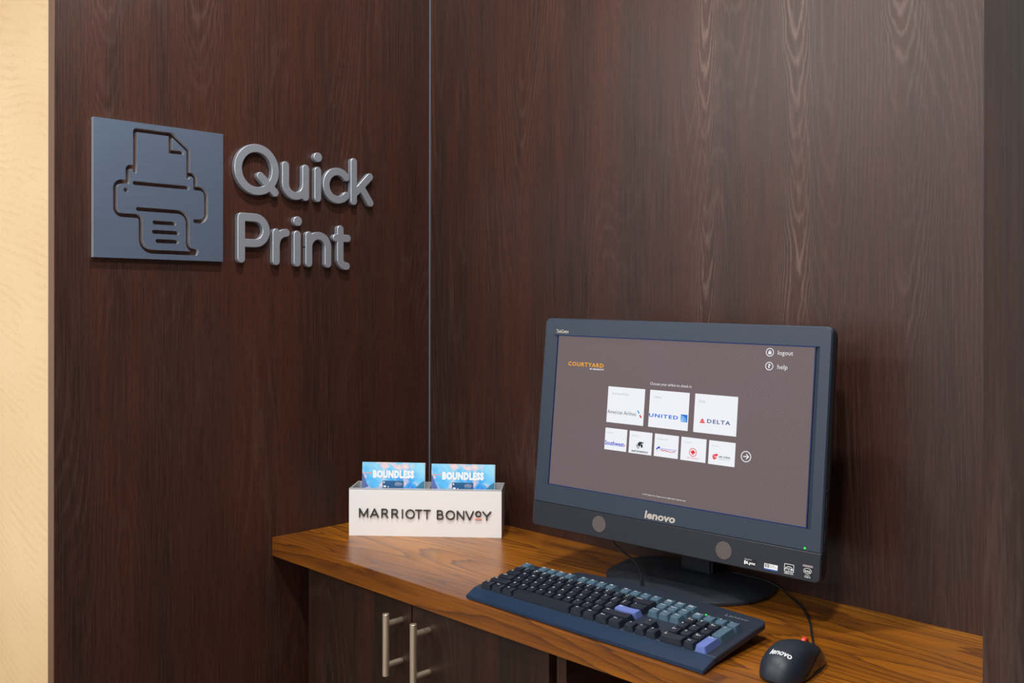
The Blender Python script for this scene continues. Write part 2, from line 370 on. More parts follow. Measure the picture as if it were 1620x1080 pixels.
def stroke(V, F, pts, hw, z0, z1, ch=0.0, closed=False, cap=8, flat=False):
    P = [Vector(p) for p in pts]
    Q = [P[0]]
    for p in P[1:]:
        if (p-Q[-1]).length > 2e-4: Q.append(p)
    if closed and (Q[0]-Q[-1]).length < 2e-4: Q.pop()
    n = len(Q)
    def sides(w):
        L, R = [], []
        for i in range(n):
            if closed: a, b = Q[i-1], Q[(i+1) % n]
            else: a, b = Q[max(i-1, 0)], Q[min(i+1, n-1)]
            p = Q[i]; e1 = (p-a).normalized() if (p-a).length > 0 else (b-p).normalized()
            e2 = (b-p).normalized() if (b-p).length > 0 else e1
            n1, n2 = Vector((-e1.y, e1.x)), Vector((-e2.y, e2.x)); m = (n1+n2).normalized(); k = max(0.45, m.dot(n1))
            L.append(p+m*w/k); R.append(p-m*w/k)
        return L, R
    def loop(w):
        L, R = sides(w)
        if closed: return L, R
        out = list(L)
        if not flat:
            d = (Q[-1]-Q[-2]).normalized(); a0 = math.atan2(d.x, -d.y)
            c = [Q[-1]+Vector((math.cos(t), math.sin(t)))*w for t in [math.atan2(L[-1].y-Q[-1].y, L[-1].x-Q[-1].x)-PI*k/cap for k in range(1, cap)]]
            out += c
        out += R[::-1]
        if not flat:
            c = [Q[0]+Vector((math.cos(t), math.sin(t)))*w for t in [math.atan2(R[0].y-Q[0].y, R[0].x-Q[0].x)-PI*k/cap for k in range(1, cap)]]
            out += c
        return out
    lay = [(z0, hw)] + ([(z1-ch, hw), (z1, hw-ch)] if ch else [(z1, hw)])
    if closed:
        idx = []
        for z, w in lay:
            L, R = loop(w); b = len(V); V.extend([(p.x, p.y, z) for p in L]); V.extend([(p.x, p.y, z) for p in R]); idx.append(b)
        for k in range(len(lay)-1):
            a, b = idx[k], idx[k+1]
            for i in range(n):
                j = (i+1) % n
                F.append((a+i, b+i, b+j, a+j)); F.append((a+n+i, a+n+j, b+n+j, b+n+i))
        b = idx[-1]; a = idx[0]
        for i in range(n):
            j = (i+1) % n
            F.append((b+i, b+n+i, b+n+j, b+j)); F.append((a+i, a+j, a+n+j, a+n+i))
        return
    idx = []; m = 0
    for z, w in lay:
        lp = loop(w); m = len(lp); idx.append(len(V)); V.extend([(p.x, p.y, z) for p in lp])
    for k in range(len(lay)-1):
        a, b = idx[k], idx[k+1]
        for i in range(m): j = (i+1) % m; F.append((a+i, b+i, b+j, a+j))
    nc = 0 if flat else cap-1
    # loop order: L0..Ln-1, end cap, Rn-1..R0, start cap
    Ri = lambda i: n+nc+(n-1-i)
    for base, flip in ((idx[-1], True), (idx[0], False)):
        fs = [(base+i, base+i+1, base+Ri(i+1), base+Ri(i)) for i in range(n-1)]
        if not flat:
            fs.append(tuple([base+n-1]+[base+n+k for k in range(nc)]+[base+Ri(n-1)]))
            fs.append(tuple([base+Ri(0)]+[base+2*n+nc+k for k in range(nc)]+[base]))
        F.extend([tuple(reversed(f)) if flip else f for f in fs])
def strokes_me(name, paths, hw, z0, z1, ch=0.0, flat=False):
    V, F = [], []; k = 0
    for p in paths:
        c = False
        if isinstance(p, dict): c = True; p = p['ring']
        stroke(V, F, p, hw, z0, z1-1e-5*k, ch, closed=c, flat=flat); k += 1
    me = mesh(name, V, F)
    bm = bmesh.new(); bm.from_mesh(me); bmesh.ops.recalc_face_normals(bm, faces=bm.faces); bm.to_mesh(me); bm.free()
    return me
def disc(V, F, cx, cy, r, z, n=20, ry=None):
    b = len(V); ry = r if ry is None else ry
    for i in range(n): V.append((cx+r*math.cos(2*PI*i/n), cy+ry*math.sin(2*PI*i/n), z))
    F.append(tuple(range(b, b+n)))
def flat_me(name, polys, z, thick=0.0001):
    V, F = [], []
    for p in polys:
        n = len(p); b = len(V)
        V += [(x, y, z-thick) for x, y in p] + [(x, y, z) for x, y in p]
        F.append(tuple(range(b+n, b+2*n))); F.append(tuple(reversed(range(b, b+n))))
        for i in range(n): j = (i+1) % n; F.append((b+i, b+j, b+n+j, b+n+i))
    return mesh(name, V, F)
def text_me(s, x0, x1, y0, y1=None, z=0.0, bold=0.0, shear=0.0, res=2, space=1.0, thick=0.0, k=None):
    """lettering fitted to the box x0..x1, y0..y1 (local units); y1 None keeps the letters' own proportions"""
    cu = bpy.data.curves.new('t', 'FONT'); cu.body = s; cu.size = 1.0; cu.resolution_u = res
    cu.offset = bold; cu.shear = shear; cu.space_character = space; cu.fill_mode = 'FRONT'
    ob = bpy.data.objects.new('t', cu); me = bpy.data.meshes.new_from_object(ob)
    bpy.data.objects.remove(ob); bpy.data.curves.remove(cu)
    xs = [v.co.x for v in me.vertices]; ys = [v.co.y for v in me.vertices]
    if not xs: return me
    a, b, c, d = min(xs), max(xs), min(ys), max(ys)
    if k:
        for v in me.vertices: v.co = (x0+(v.co.x-a)*k, y0+v.co.y*k, z)
        me.materials.clear(); me.name = 'lettering'; return me
    if x1 is None: kx = (y1-y0)/(d-c); x1 = x0+kx*(b-a)
    kx = (x1-x0)/(b-a); ky = kx if y1 is None else (y1-y0)/(d-c)
    for v in me.vertices: v.co = (x0+(v.co.x-a)*kx, y0+(v.co.y-c)*ky, z)
    me.materials.clear(); me.name = 'lettering'
    return me
def join_me(name, mes):
    bm = bmesh.new()
    for m in mes: bm.from_mesh(m)
    me = bpy.data.meshes.new(name); bm.to_mesh(me); bm.free(); return me

# ------------------------------------------------------------------ room shell
H = 2.45; YF = -0.836; XR = 1.518
o = struct(box('wall_left', 'left', (-0.026, 0, YF, 0.0, 0, H)))
e = box('edge_band', 'edge', (-0.026, 0.0, YF-0.0012, YF, 0, H), o)
e = box('joint_strip', 'paleedge', (-0.030, -0.026, YF-0.0006, YF+0.02, 0, H), o)
struct(box('wall_outer_left', 'maple', (-2.2, -0.030, YF-0.0005, YF+0.06, 0, H)))
struct(box('wall_back', 'back', (0.0, XR, 0.0, 0.03, 0, H)))
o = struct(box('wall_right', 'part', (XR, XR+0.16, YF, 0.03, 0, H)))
struct(box('wall_outer_right', 'maple', (XR+0.16, 3.6, YF, YF+0.06, 0, H)))
struct(box('floor', 'floor', (-2.2, 3.6, -4.6, 0.03, -0.04, 0)))
struct(box('ceiling', 'ceil', (-2.2, 3.6, -4.6, 0.03, H, H+0.04)))
struct(box('trim_1', 'alu', (0.0, 0.0024, -0.0024, 0.0, 0.762, H)))

# ------------------------------------------------------------------ plaque with cut-out printer symbol (local x = world y, local y = world z, local z = world x)
WALLM = Matrix(((0, 0, 1, 0), (1, 0, 0, 0), (0, 1, 0, 0), (0, 0, 0, 1)))
def on_left_wall(name, me, mat, y, z):
    o = link(name, me, mat); o.matrix_world = Matrix.Translation((0, y, z)) @ WALLM; return o
PY, PZ = -0.6512, 1.4368
PT = 0.011
plq = box_me('plaque', -0.1232, 0.1232, -0.1232, 0.1232, 0.0008, PT)
cutters = [
    fillet([(-.7005, 1.4713), (-.7005, 1.5462), (-.6314, 1.5462), (-.5990, 1.5200), (-.5990, 1.4698)], [0.004, 0.005, 0.004]),
    [(-.6337, 1.5455), (-.6337, 1.5146), (-.6112, 1.5146)],
    fillet([(-.7005, 1.4788), (-.7140, 1.4788), (-.7140, 1.4510)], 0.006),
    fillet([(-.7140, 1.4510), (-.7364, 1.4510), (-.7364, 1.3908), (-.6900, 1.3908), (-.6900, 1.3272), (-.5830, 1.3272)], [0.013, 0.013, 0.0075, 0.022]),
    fillet([(-.6949, 1.4036), (-.6000, 1.4036), (-.6000, 1.3350), (-.5815, 1.3318)], [0.020, 0.014]),
    fillet([(-.5990, 1.4757), (-.5851, 1.4757), (-.5851, 1.4503)], 0.009),
    fillet([(-.5851, 1.4503), (-.5632, 1.4503), (-.5632, 1.3885), (-.5850, 1.3885)], 0.013),
    [(-.7010, 1.4502), (-.6003, 1.4502)],
    [(-.7171, 1.4365), (-.7165, 1.4365)],
    [(-.6640, 1.3812), (-.6262, 1.3812)], [(-.6650, 1.3640), (-.6200, 1.3640)], [(-.6585, 1.3474), (-.6210, 1.3474)],
]
tmp = bpy.data.objects.new('tmp', plq); COL.objects.link(tmp); cobs = []
for i, p in enumerate(cutters):
    hw = 0.0042 if i == 8 else 0.0038
    me = strokes_me('cut', [[(a-PY, b-PZ) for a, b in p]], hw, -0.004, PT+0.004)
    co = bpy.data.objects.new('cut%d' % i, me); COL.objects.link(co); cobs.append(co)
    md = tmp.modifiers.new('b%d' % i, 'BOOLEAN'); md.operation = 'DIFFERENCE'; md.solver = 'EXACT'; md.object = co
bpy.context.view_layer.update()
dg = bpy.context.evaluated_depsgraph_get()
pme = bpy.data.meshes.new_from_object(tmp.evaluated_get(dg)); pme.materials.clear(); pme.name = 'plaque'
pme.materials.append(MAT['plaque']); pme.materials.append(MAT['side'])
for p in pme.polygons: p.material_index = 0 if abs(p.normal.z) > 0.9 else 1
bpy.data.objects.remove(tmp)
for co in cobs: bpy.data.objects.remove(co)
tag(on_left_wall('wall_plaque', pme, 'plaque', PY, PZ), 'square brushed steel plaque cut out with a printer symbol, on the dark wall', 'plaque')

# ------------------------------------------------------------------ metal letters (world y, z strokes)
HWL = 0.0082
def letter(paths, label, dots=(), hw=HWL):
    allp = []
    for p in paths: allp += (p['ring'] if isinstance(p, dict) else p)
    cy = sum(a for a, b in allp)/len(allp); cz = sum(b for a, b in allp)/len(allp)
    V, F = [], []
    for i, p in enumerate(paths):
        if isinstance(p, dict): stroke(V, F, [(a-cy, b-cz) for a, b in p['ring']], hw, 0.0015, 0.013, 0.001, closed=True)
        else: stroke(V, F, [(a-cy, b-cz) for a, b in p], hw, 0.0015+0.00005*i, 0.013-0.00006*i, 0.001)
    for (a, b, r) in dots:
        stroke(V, F, [(a-cy-0.0002, b-cz), (a-cy+0.0002, b-cz)], r, 0.0015, 0.013, 0.001, cap=16)
    # short mounting pin behind the letter
    q = paths[0][0] if not isinstance(paths[0], dict) else paths[0]['ring'][0]
    stroke(V, F, [(q[0]-cy-0.0002, q[1]-cz), (q[0]-cy+0.0002, q[1]-cz)], 0.003, 0.0, 0.002)
    for (a, b, r) in dots: stroke(V, F, [(a-cy-0.0002, b-cz), (a-cy+0.0002, b-cz)], 0.003, 0.0, 0.002)
    me = mesh('letter', V, F); bm = bmesh.new(); bm.from_mesh(me); bmesh.ops.recalc_face_normals(bm, faces=bm.faces); bm.to_mesh(me); bm.free()
    o = on_left_wall('metal_letter', me, 'letter', cy, cz)
    return tag(o, label, 'letter', 'raised metal letters beside the plaque')
letter([{'ring': arc(-.4553, 1.4985, .0412, 0, 360, 48, .0425)[:-1]}, [(-.4475, 1.4865), (-.4145, 1.4560)]], 'raised metal capital letter Q beside the plaque, upper row')
letter([[(-.3906, 1.5140)]+arc(-.3669, 1.4770, .0237, 180, 360, 14)+[(-.3431, 1.4770), (-.3431, 1.5120)], [(-.3431, 1.5120), (-.3431, 1.4530)]], 'raised metal small letter u, right after the capital Q')
letter([[(-.3136, 1.5105), (-.3136, 1.4530)]], 'raised metal small letter i between u and c, upper row', [(-.3136, 1.5385, .0100)])
letter([arc(-.2640, 1.4835, .0288, 40, 320, 28, .0300)], 'raised metal small letter c before the tall k, upper row')
letter([[(-.2226, 1.5385), (-.2226, 1.4535)], [(-.1800, 1.5100), (-.2110, 1.4790), (-.2226, 1.4690)], [(-.2030, 1.4860), (-.1785, 1.4530)]], 'raised metal small letter k ending the upper row')
letter([[(-.4895, 1.4030), (-.4895, 1.3205)], [(-.4895, 1.4030), (-.4600, 1.4030)]+arc(-.4600, 1.3775, .0255, 90, -90, 16)+[(-.4895, 1.3520)]], 'raised metal capital letter P beside the plaque, lower row')
letter([[(-.4120, 1.3760), (-.4120, 1.3180)], [(-.4120, 1.3480)]+arc(-.3880, 1.3530, .0235, 172, 92, 10)], 'raised metal small letter r, right after the capital P')
letter([[(-.3630, 1.3745), (-.3630, 1.3165)]], 'raised metal small letter i between r and n, lower row', [(-.3620, 1.4020, .0100)])
letter([[(-.3352, 1.3745), (-.3352, 1.3165)], [(-.3352, 1.3490)]+arc(-.3117, 1.3510, .0235, 180, 0, 14)+[(-.2882, 1.3165)]], 'raised metal small letter n, before the t, lower row')
letter([[(-.2572, 1.3915), (-.2572, 1.3290)]+arc(-.2422, 1.3280, .0150, 180, 275, 8), [(-.2680, 1.3725), (-.2385, 1.3725)]], 'raised metal small letter t ending the lower row')

# ------------------------------------------------------------------ countertop
ZT = 0.76; DT = 0.414
ct = link('countertop', box_me('countertop', 0.0005, XR-0.0005, -DT, -0.0005, ZT-0.0375, ZT, bev=0.0008, seg=2), 'walnut')
tag(ct, 'walnut veneered countertop running along the dark back wall', 'countertop')

# ------------------------------------------------------------------ cabinet under it
ZB = ZT-0.0375
cab = tag(empty('base_cabinet', (0.43, -0.2, 0)), 'dark wood base cabinet with two doors under the countertop', 'cabinet')
def ch(ext): x0, x1, y0, y1, z0, z1 = ext; return (x0-0.43, x1-0.43, y0+0.2, y1+0.2, z0, z1)
box('side_panel', 'door', ch((0.106, 0.124, -0.372, -0.01, 0.10, ZB)), cab)
box('side_panel', 'door', ch((0.764, 0.783, -0.392, -0.01, 0.0, ZB)), cab)
box('bottom_panel', 'door', ch((0.124, 0.764, -0.372, -0.01, 0.10, 0.118)), cab)
box('back_panel', 'black_void', ch((0.124, 0.764, -0.016, -0.010, 0.118, ZB)), cab)
box('plinth', 'door', ch((0.106, 0.764, -0.335, -0.32, 0.0, 0.10)), cab)
for x0, x1, hx in ((0.104, 0.4245, 0.397), (0.4275, 0.750, 0.472)):
    cx = (x0+x1)/2
    d = box('door', 'door', (x0-cx, x1-cx, -0.0095, 0.0095, -0.302, 0.302), cab, bev=0.0006)
    d.location = (cx-0.43, -0.3845+0.2, 0.415)
    hz = 0.6985-0.415; hl = 0.107; yo = -0.0095
    V = []
    bar = cyl_me('bar', (hx-cx, yo-0.034, hz), (hx-cx, yo-0.034, hz-hl), 0.0060, bev=0.0006)
    p1 = cyl_me('post', (hx-cx, yo+0.0005, hz-0.018), (hx-cx, yo-0.034, hz-0.018), 0.0052)
    p2 = cyl_me('post', (hx-cx, yo+0.0005, hz-hl+0.018), (hx-cx, yo-0.034, hz-hl+0.018), 0.0052)
    hd = link('handle', join_me('handle', [bar, p1, p2]), 'nickel', d); smooth_sides(hd)
    hd['label'] = 'satin nickel bar handle'

# ------------------------------------------------------------------ pamphlet holder
HA = 0.7262
hold = empty('pamphlet_holder', (0.0987, -0.2954, ZT), (0, 0, HA))
tag(hold, 'white acrylic pamphlet holder with raised dark lettering on the countertop', 'pamphlet holder')
HW_, HH, HD = 0.3123, 0.0935, 0.085
box('front_panel', 'white', (0, HW_, 0, 0.006, 0, HH), hold, bev=0.0006)
box('top_rim', 'acrylic', (0, HW_, 0.0005, 0.006, HH, HH+0.0035), hold)['label'] = 'clear acrylic edge above the white front'
box('side_panel', 'acrylic', (0, 0.004, 0.0065, HD-0.004, 0.0005, HH+0.003), hold, bev=0.0004)
box('side_panel', 'acrylic', (HW_-0.004, HW_, 0.0065, HD-0.004, 0.0005, HH+0.003), hold, bev=0.0004)
box('back_panel', 'acrylic', (0, HW_, HD-0.004, HD, 0.0005, HH+0.003), hold, bev=0.0004)
box('divider', 'acrylic', (0.1575, 0.1615, 0.0065, HD-0.0045, 0.0045, HH+0.001), hold, bev=0.0004)
box('bottom_panel', 'acrylic', (0.0045, HW_-0.0045, 0.0065, HD-0.0045, 0.0005, 0.004), hold)
FR = Matrix(((1, 0, 0, 0), (0, 0, -1, 0), (0, 1, 0, 0), (0, 0, 0, 1)))    # local xy of the print -> xz of the panel, z out of the front
def glyph(c, w, h):
    r = h/2
    if c == 'M': return [[(0, 0), (0, h)], [(0, h), (w/2, h*0.12), (w, h)], [(w, h), (w, 0)]]
    if c == 'A': return [[(0, 0), (w/2, h)], [(w/2, h), (w, 0)], [(w*0.18, h*0.30), (w*0.82, h*0.30)]]
    if c == 'R': return [[(0, 0), (0, h)], [(0, h), (w*0.55, h)]+arc(w*0.55, h*0.74, h*0.26, 90, -90, 8)+[(0, h*0.48)], [(w*0.50, h*0.48), (w, 0)]]
    if c == 'I': return [[(0, 0), (0, h)]]
    if c == 'O': return [{'ring': arc(w/2, h/2, w/2, 0, 360, 28, h/2)[:-1]}]
    if c == 'T': return [[(0, h), (w, h)], [(w/2, h), (w/2, 0)]]
    if c == 'B': return [[(0, 0), (0, h)], [(0, h), (w*0.5, h)]+arc(w*0.5, h*0.76, h*0.24, 90, -90, 8)+[(0, h*0.52)], [(0, h*0.52), (w*0.6, h*0.52)]+arc(w*0.6, h*0.26, h*0.26, 90, -90, 8)+[(0, 0)]]
    if c == 'N': return [[(0, 0), (0, h)], [(0, h), (w, 0)], [(w, 0), (w, h)]]
    if c == 'V': return [[(0, h), (w/2, 0)], [(w/2, 0), (w, h)]]
    if c == 'Y': return [[(0, h), (w/2, h*0.45)], [(w, h), (w/2, h*0.45)], [(w/2, h*0.45), (w/2, 0)]]
# letter starts measured along the panel
CH_ = 0.0165
row = [('M', .0225, .0165), ('A', .0450, .0160), ('R', .0685, .0115), ('R', .0890, .0120), ('I', .1105, 0), ('O', .1180, .0165), ('T', .1375, .0125), ('T', .1545, .0125),
       ('B', .1820, .0115), ('O', .2000, .0165), ('N', .2225, .0130), ('V', .2400, .0150), ('Y', .2745, .0155)]
for c, x, w in row:
    me = strokes_me('letter', glyph(c, w, CH_), 0.00125, 0.0, 0.0022)
    link('letter', me, 'dark', hold, Matrix.Translation((x, -0.0012, 0.0393 - 0.003*(x-0.02)/0.27)) @ FR)
me = strokes_me('letter', [{'ring': arc(0, 0, 0.0051, 0, 360, 20, 0.0051)[:-1]}], 0.00125, 0.0, 0.0022)
link('letter', me, 'dark', hold, Matrix.Translation((0.2650, -0.0012, 0.0484)) @ FR)
box('letter_underline', 'orange', (0.2580, 0.2722, -0.0034, -0.0012, 0.0372, 0.0388), hold)['label'] = 'short orange bar under the small raised o'

# pamphlets
Rz = Matrix.Rotation(HA, 4, 'Z')
def pamphlet(x0, depth, label, front, dx=0.0, top=0.1455):
    lean = 0.07
    hb = top-0.006
    o = link('pamphlet', box_me('pamphlet', 0, 0.1302, -0.00045, 0.00045, 0, hb), 'print' if front else 'paper')
    o.matrix_world = Matrix.Translation((0.0987, -0.2954, ZT)) @ Rz @ Matrix.Translation((x0+dx, depth, 0.006)) @ Matrix.Rotation(-lean, 4, 'X') @ Matrix.Rotation(0.006, 4, 'Y')
    tag(o, label, 'pamphlet', 'pamphlets in the holder')
    if not front: return o
    F1 = Matrix.Translation((0, -0.00052, 0)) @ FR
    t = hb
    def pm(name, me, mat): return link(name, me, mat, o, F1)
    pm('printed_rock', flat_me('r', [[(0, t-0.022), (0.004, t-0.028), (0.008, t-0.040), (0.014, t-0.050), (0.0, t-0.055)], ], 0.0), 'rockprint')
    pm('printed_rock', flat_me('r', [[(0.1302, t-0.036), (0.120, t-0.043), (0.112, t-0.052), (0.1302, t-0.055)]], 0.0), 'tealprint')
    pm('printed_line', flat_me('l', [[(0, t-0.0232), (0.015, t-0.0232), (0.015, t-0.0218), (0, t-0.0218)]]+[[(0.0170+0.0022*math.cos(a*PI/6), t-0.0225+0.0022*math.sin(a*PI/6)) for a in range(12)]], 0.0), 'coral')
    pm('lettering', text_me('BOUNDLESS', 0.0225, 0.1085, t-0.0325, t-0.0160, 0.0001, bold=0.065, space=1.12), 'paper')
    pm('printed_card', flat_me('c', [rrect(0.043, 0.087, t-0.060, t-0.0375, 0.002, 3)], 0.0002), 'navyprint')
    pm('card_print', join_me('cp', [text_me('MARRIOTT', 0.071, 0.082, t-0.0418, t-0.0404, 0.0004), text_me('BONVOY', 0.069, 0.0845, t-0.0455, t-0.0428, 0.0004),
        text_me('BOUNDLESS', 0.070, 0.082, t-0.0478, t-0.0468, 0.0004), flat_me('f', [rrect(0.0448, 0.0475, t-0.0425, t-0.0395, 0.001, 3), rrect(0.0450, 0.0505, t-0.0510, t-0.0478, 0.0006, 2), rrect(0.0540, 0.0560, t-0.0510, t-0.0488, 0.0006, 2)], 0.0004)]), 'paper')
    return o
pamphlet(0.0195, 0.0245, 'sky blue pamphlet at the front of the left slot', True)
pamphlet(0.0195, 0.0275, 'pamphlet just behind the front one in the left slot', False, 0.0009, 0.1448)
pamphlet(0.1640, 0.0245, 'sky blue pamphlet at the front of the right slot', True, 0, 0.1435)
pamphlet(0.1640, 0.0275, 'pamphlet just behind the front one in the right slot', False, 0.0012, 0.1427)

# ------------------------------------------------------------------ all-in-one computer
T = Vector((0.770, -0.075, ZT))
pc = tag(empty('desktop_computer', T), 'black all-in-one desktop computer with lit screen on a round foot', 'computer')
yaw, tilt, roll = 0.089, 0.088, -0.015
R_ = Vector((math.cos(yaw), math.sin(yaw), 0)); N_ = Vector((math.sin(yaw), -math.cos(yaw), 0)); U_ = Vector((0, 0, 1))
U2 = U_*math.cos(tilt)-N_*math.sin(tilt); N2 = N_*math.cos(tilt)+U_*math.sin(tilt)
R3 = R_*math.cos(roll)+U2*math.sin(roll); U3 = -R_*math.sin(roll)+U2*math.cos(roll)
PC = Matrix((R3, U3, N2)).transposed().to_4x4(); PC.translation = Vector((0.796, -0.161, 1.041))-T
def pp(name, me, mat, mx=None): return link(name, me, mat, pc, PC if mx is None else PC @ mx)
OX0, OX1, OY0, OY1, SEAM = -0.2668, 0.2652, -0.2072, 0.1630, -0.1632
SX, SY0, SY1 = 0.2388, -0.1322, 0.1332
# bezel frame
def bezel_me():
    V, F = [], []
    outer = rrect(OX0, OX1, SEAM, OY1, 0.009, 6, (0, 0, 1, 1))
    lip = 0.0085
    I = [(-SX-lip, SY0), (SX+lip, SY0), (SX+lip, SY1), (-SX-lip, SY1)]
    n = len(outer); c = 0.0022; D = 0.017
    def ins(d): return [(x-math.copysign(d, x) if abs(abs(x)-0.266) < 0.02 else x, (y-d if y > 0.1 else y)) for x, y in outer]
    L = [[(x, y, 0) for x, y in ins(c)], [(x, y, -c) for x, y in outer], [(x, y, -D+c) for x, y in outer], [(x, y, -D) for x, y in ins(c)]]
    for r in L: V += r
    for k in range(3):
        for i in range(n): j = (i+1) % n; F.append((k*n+i, (k+1)*n+i, (k+1)*n+j, k*n+j))
    # groups of outer points per side: bl=0, br=1, tr=2..8, tl=9..15
    b = len(V); V += [(x, y, 0) for x, y in I]; b2 = len(V)
    S_ = [(-SX-0.0015, SY0-0.0002), (SX+0.0015, SY0-0.0002), (SX+0.0015, SY1+0.0002), (-SX-0.0015, SY1+0.0002)]
    V += [(x, y, -0.0045) for x, y in S_]
    F.append((0, 1, b+1, b)); F.append(tuple([1]+list(range(2, 6))+[b+2, b+1])); F.append(tuple(list(range(5, 13))+[b+3, b+2])); F.append(tuple(list(range(12, 16))+[0, b, b+3]))
    for i in range(4): j = (i+1) % 4; F.append((b+i, b+j, b2+j, b2+i))
    F.append(tuple(reversed(range(3*n, 4*n))))
    me = mesh('bezel', V, F); bm = bmesh.new(); bm.from_mesh(me); bmesh.ops.recalc_face_normals(bm, faces=bm.faces); bm.to_mesh(me); bm.free(); return me
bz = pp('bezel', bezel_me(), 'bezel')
chn = rrect(OX0, OX1, OY0, SEAM-0.0006, 0.009, 6, (1, 1, 0, 0))
pp('chin', prism_me('chin', chn, -0.017, 0.0002, 0.0015, 0.001), 'chin')
# housing behind
hs = [(x*0.985, y*0.985-0.0003) for x, y in rrect(OX0, OX1, OY0, OY1, 0.010, 4)]
hs2 = [(x*0.93, y*0.90-0.001) for x, y in rrect(OX0, OX1, OY0, OY1, 0.02, 4)]
hs3 = [(x*0.55, y*0.62-0.001) for x, y in rrect(OX0, OX1, OY0, OY1, 0.03, 4)]
n = len(hs); V = [(x, y, -0.0172) for x, y in hs]+[(x, y, -0.030) for x, y in hs]+[(x, y, -0.048) for x, y in hs2]+[(x, y, -0.058) for x, y in hs3]
F = [tuple(range(n)), tuple(reversed(range(3*n, 4*n)))]+[(k*n+i, (k+1)*n+i, (k+1)*n+(i+1) % n, k*n+(i+1) % n) for k in range(3) for i in range(n)]
pp('rear_housing', mesh('rear', V, F), 'black')
scr = pp('screen', flat_me('screen', [[(-SX, SY0), (SX, SY0), (SX, SY1), (-SX, SY1)]], -0.0045, 0.0004), 'screen')
w = 0.0012
rim = [[(-SX, SY1-w), (SX, SY1-w), (SX, SY1), (-SX, SY1)], [(-SX, SY0), (SX, SY0), (SX, SY0+w), (-SX, SY0+w)],
       [(-SX, SY0+w), (-SX+w, SY0+w), (-SX+w, SY1-w), (-SX, SY1-w)], [(SX-w, SY0+w), (SX, SY0+w), (SX, SY1-w), (SX-w, SY1-w)]]
link('added_glow_edge', flat_me('rim', rim, -0.0043, 0.0001), 'bluerim', scr)  # glowing strip added to throw blue sheen on bezel and palm rest
ZS = -0.0043
k = 0.001
def sp_(name, me, mat): return link(name, me, mat, scr)
def rect(x0, x1, y0, y1): return [(x0*k, y0*k), (x1*k, y0*k), (x1*k, y1*k), (x0*k, y1*k)]
def T_(s, x0, x1, y0, y1, **kw): return text_me(s, x0*k, x1*k, y0*k, y1*k, ZS+0.0003, **kw)
tiles = [(-123.8, -50, -11.4, 49.4), (-40.2, 33.9, -11.4, 49.5), (44.0, 119.0, -11.6, 49.6),
         (-124.4, -80.2, -57.7, -21.0), (-75.3, -30.9, -58.0, -21.2), (-26.1, 18.9, -57.8, -21.2), (23.6, 68.8, -58.1, -21.2), (73.6, 119.1, -58.5, -21.5)]
for tt in tiles: sp_('app_tile', flat_me('tile', [rect(*tt)], ZS, 0.0001), 'tile')
def J(mat, *mes):
    for m in mes: m.name = 'screen_print'; sp_('screen_print', m, mat)
def poly(*ps): return flat_me('p', [[(x*k, y*k) for x, y in p] for p in ps], ZS+0.0003, 0.0001)
def ringm(cx, cy, r, hw): return strokes_me('r', [{'ring': [(x*k, y*k) for x, y in arc(cx, cy, r, 0, 360, 28)[:-1]]}], hw*k, ZS+0.0002, ZS+0.0003)
def lines(ps, hw): return strokes_me('l', [[(x*k, y*k) for x, y in p] for p in ps], hw*k, ZS+0.0002, ZS+0.0003)
J('sgold', T_('COURTYARD', -212.5, -136.5, 79.8, 87.2, bold=0.025, space=1.15))
J('swhite', T_('BY MARRIOTT', -165, -135, 75.3, 78.0, bold=0.02), T_('Choose your airline to check in', -41, 36.5, 56.2, 62.2),
  T_('logout', 180.3, 204.5, 116.0, 124.8), T_('help', 180.8, 197, 94.4, 103.6), ringm(167.3, 121.4, 5.9, 0.55), ringm(167.5, 100.3, 5.9, 0.55),
  T_('?', 165.4, 169.6, 97.0, 103.8, bold=0.03), poly([(164.9, 118.4), (169.8, 118.4), (169.8, 122.3), (164.9, 122.3)]), lines([arc(167.35, 122.3, 1.55, 0, 180, 8)], 0.45),
  ringm(137.6, -40.0, 7.9, 0.65), lines([[(133.6, -40), (141.3, -40)], [(138.3, -36.6), (141.8, -40), (138.3, -43.4)]], 0.75),
  T_('© 2015 Uniguest Inc. All rights reserved. NEED HELP? 1-800-467-1218', -42.8, 37.7, -123.6, -121.2, bold=0.01))
J('sgrey', T_('American Airlines', -115.2, -81, 36.3, 40.2), T_('United', -31.6, -18.3, 36.6, 40.4), T_('Delta', 51.6, 63.2, 36.0, 40.2),
  T_('Southwest', -120.5, -108, -29.6, -27.4), T_('AeroMexico', -70.5, -56, -30.0, -27.6), T_('Aerolineas Sosa', -21, -1.0, -30.2, -27.8), T_('Air Canada', 28.5, 42.5, -30.2, -28.0), T_('Air China', 78.5, 90.5, -30.4, -28.2))
J('sdark', T_('American Airlines', -122.5, -64.8, 3.6, 10.2))
J('scyan', poly([(-63.2, 13.4), (-60.6, 13.2), (-57.6, 8.4), (-60.4, 8.2)]))
J('sred', poly([(-58.2, 6.4), (-56.0, 6.2), (-52.8, 1.6), (-55.8, 1.4), (-57.6, 3.4)]), poly([(59.3, 11.6), (63.4, 6.2), (59.3, 7.4), (55.2, 6.2)], [(55.0, 5.6), (59.3, 6.8), (63.8, 5.6), (63.8, 3.9), (55.0, 3.9)]),
  poly([(-84.6, -47.0), (-83.4, -46.2), (-82.3, -47.2), (-83.6, -49.2), (-84.9, -47.9)]))
J('sblue', T_('UNITED', -39.8, 15.6, 4.9, 11.0, bold=0.03, space=1.2), poly([(20.2, 2.1), (32.4, 2.1), (32.4, 14.2), (20.2, 14.2)]))
def ziz(i, s): return [(20.4+i*1.7, 2.3+s), (20.4+i*1.7+3.0, 7.5+s*0.5)]
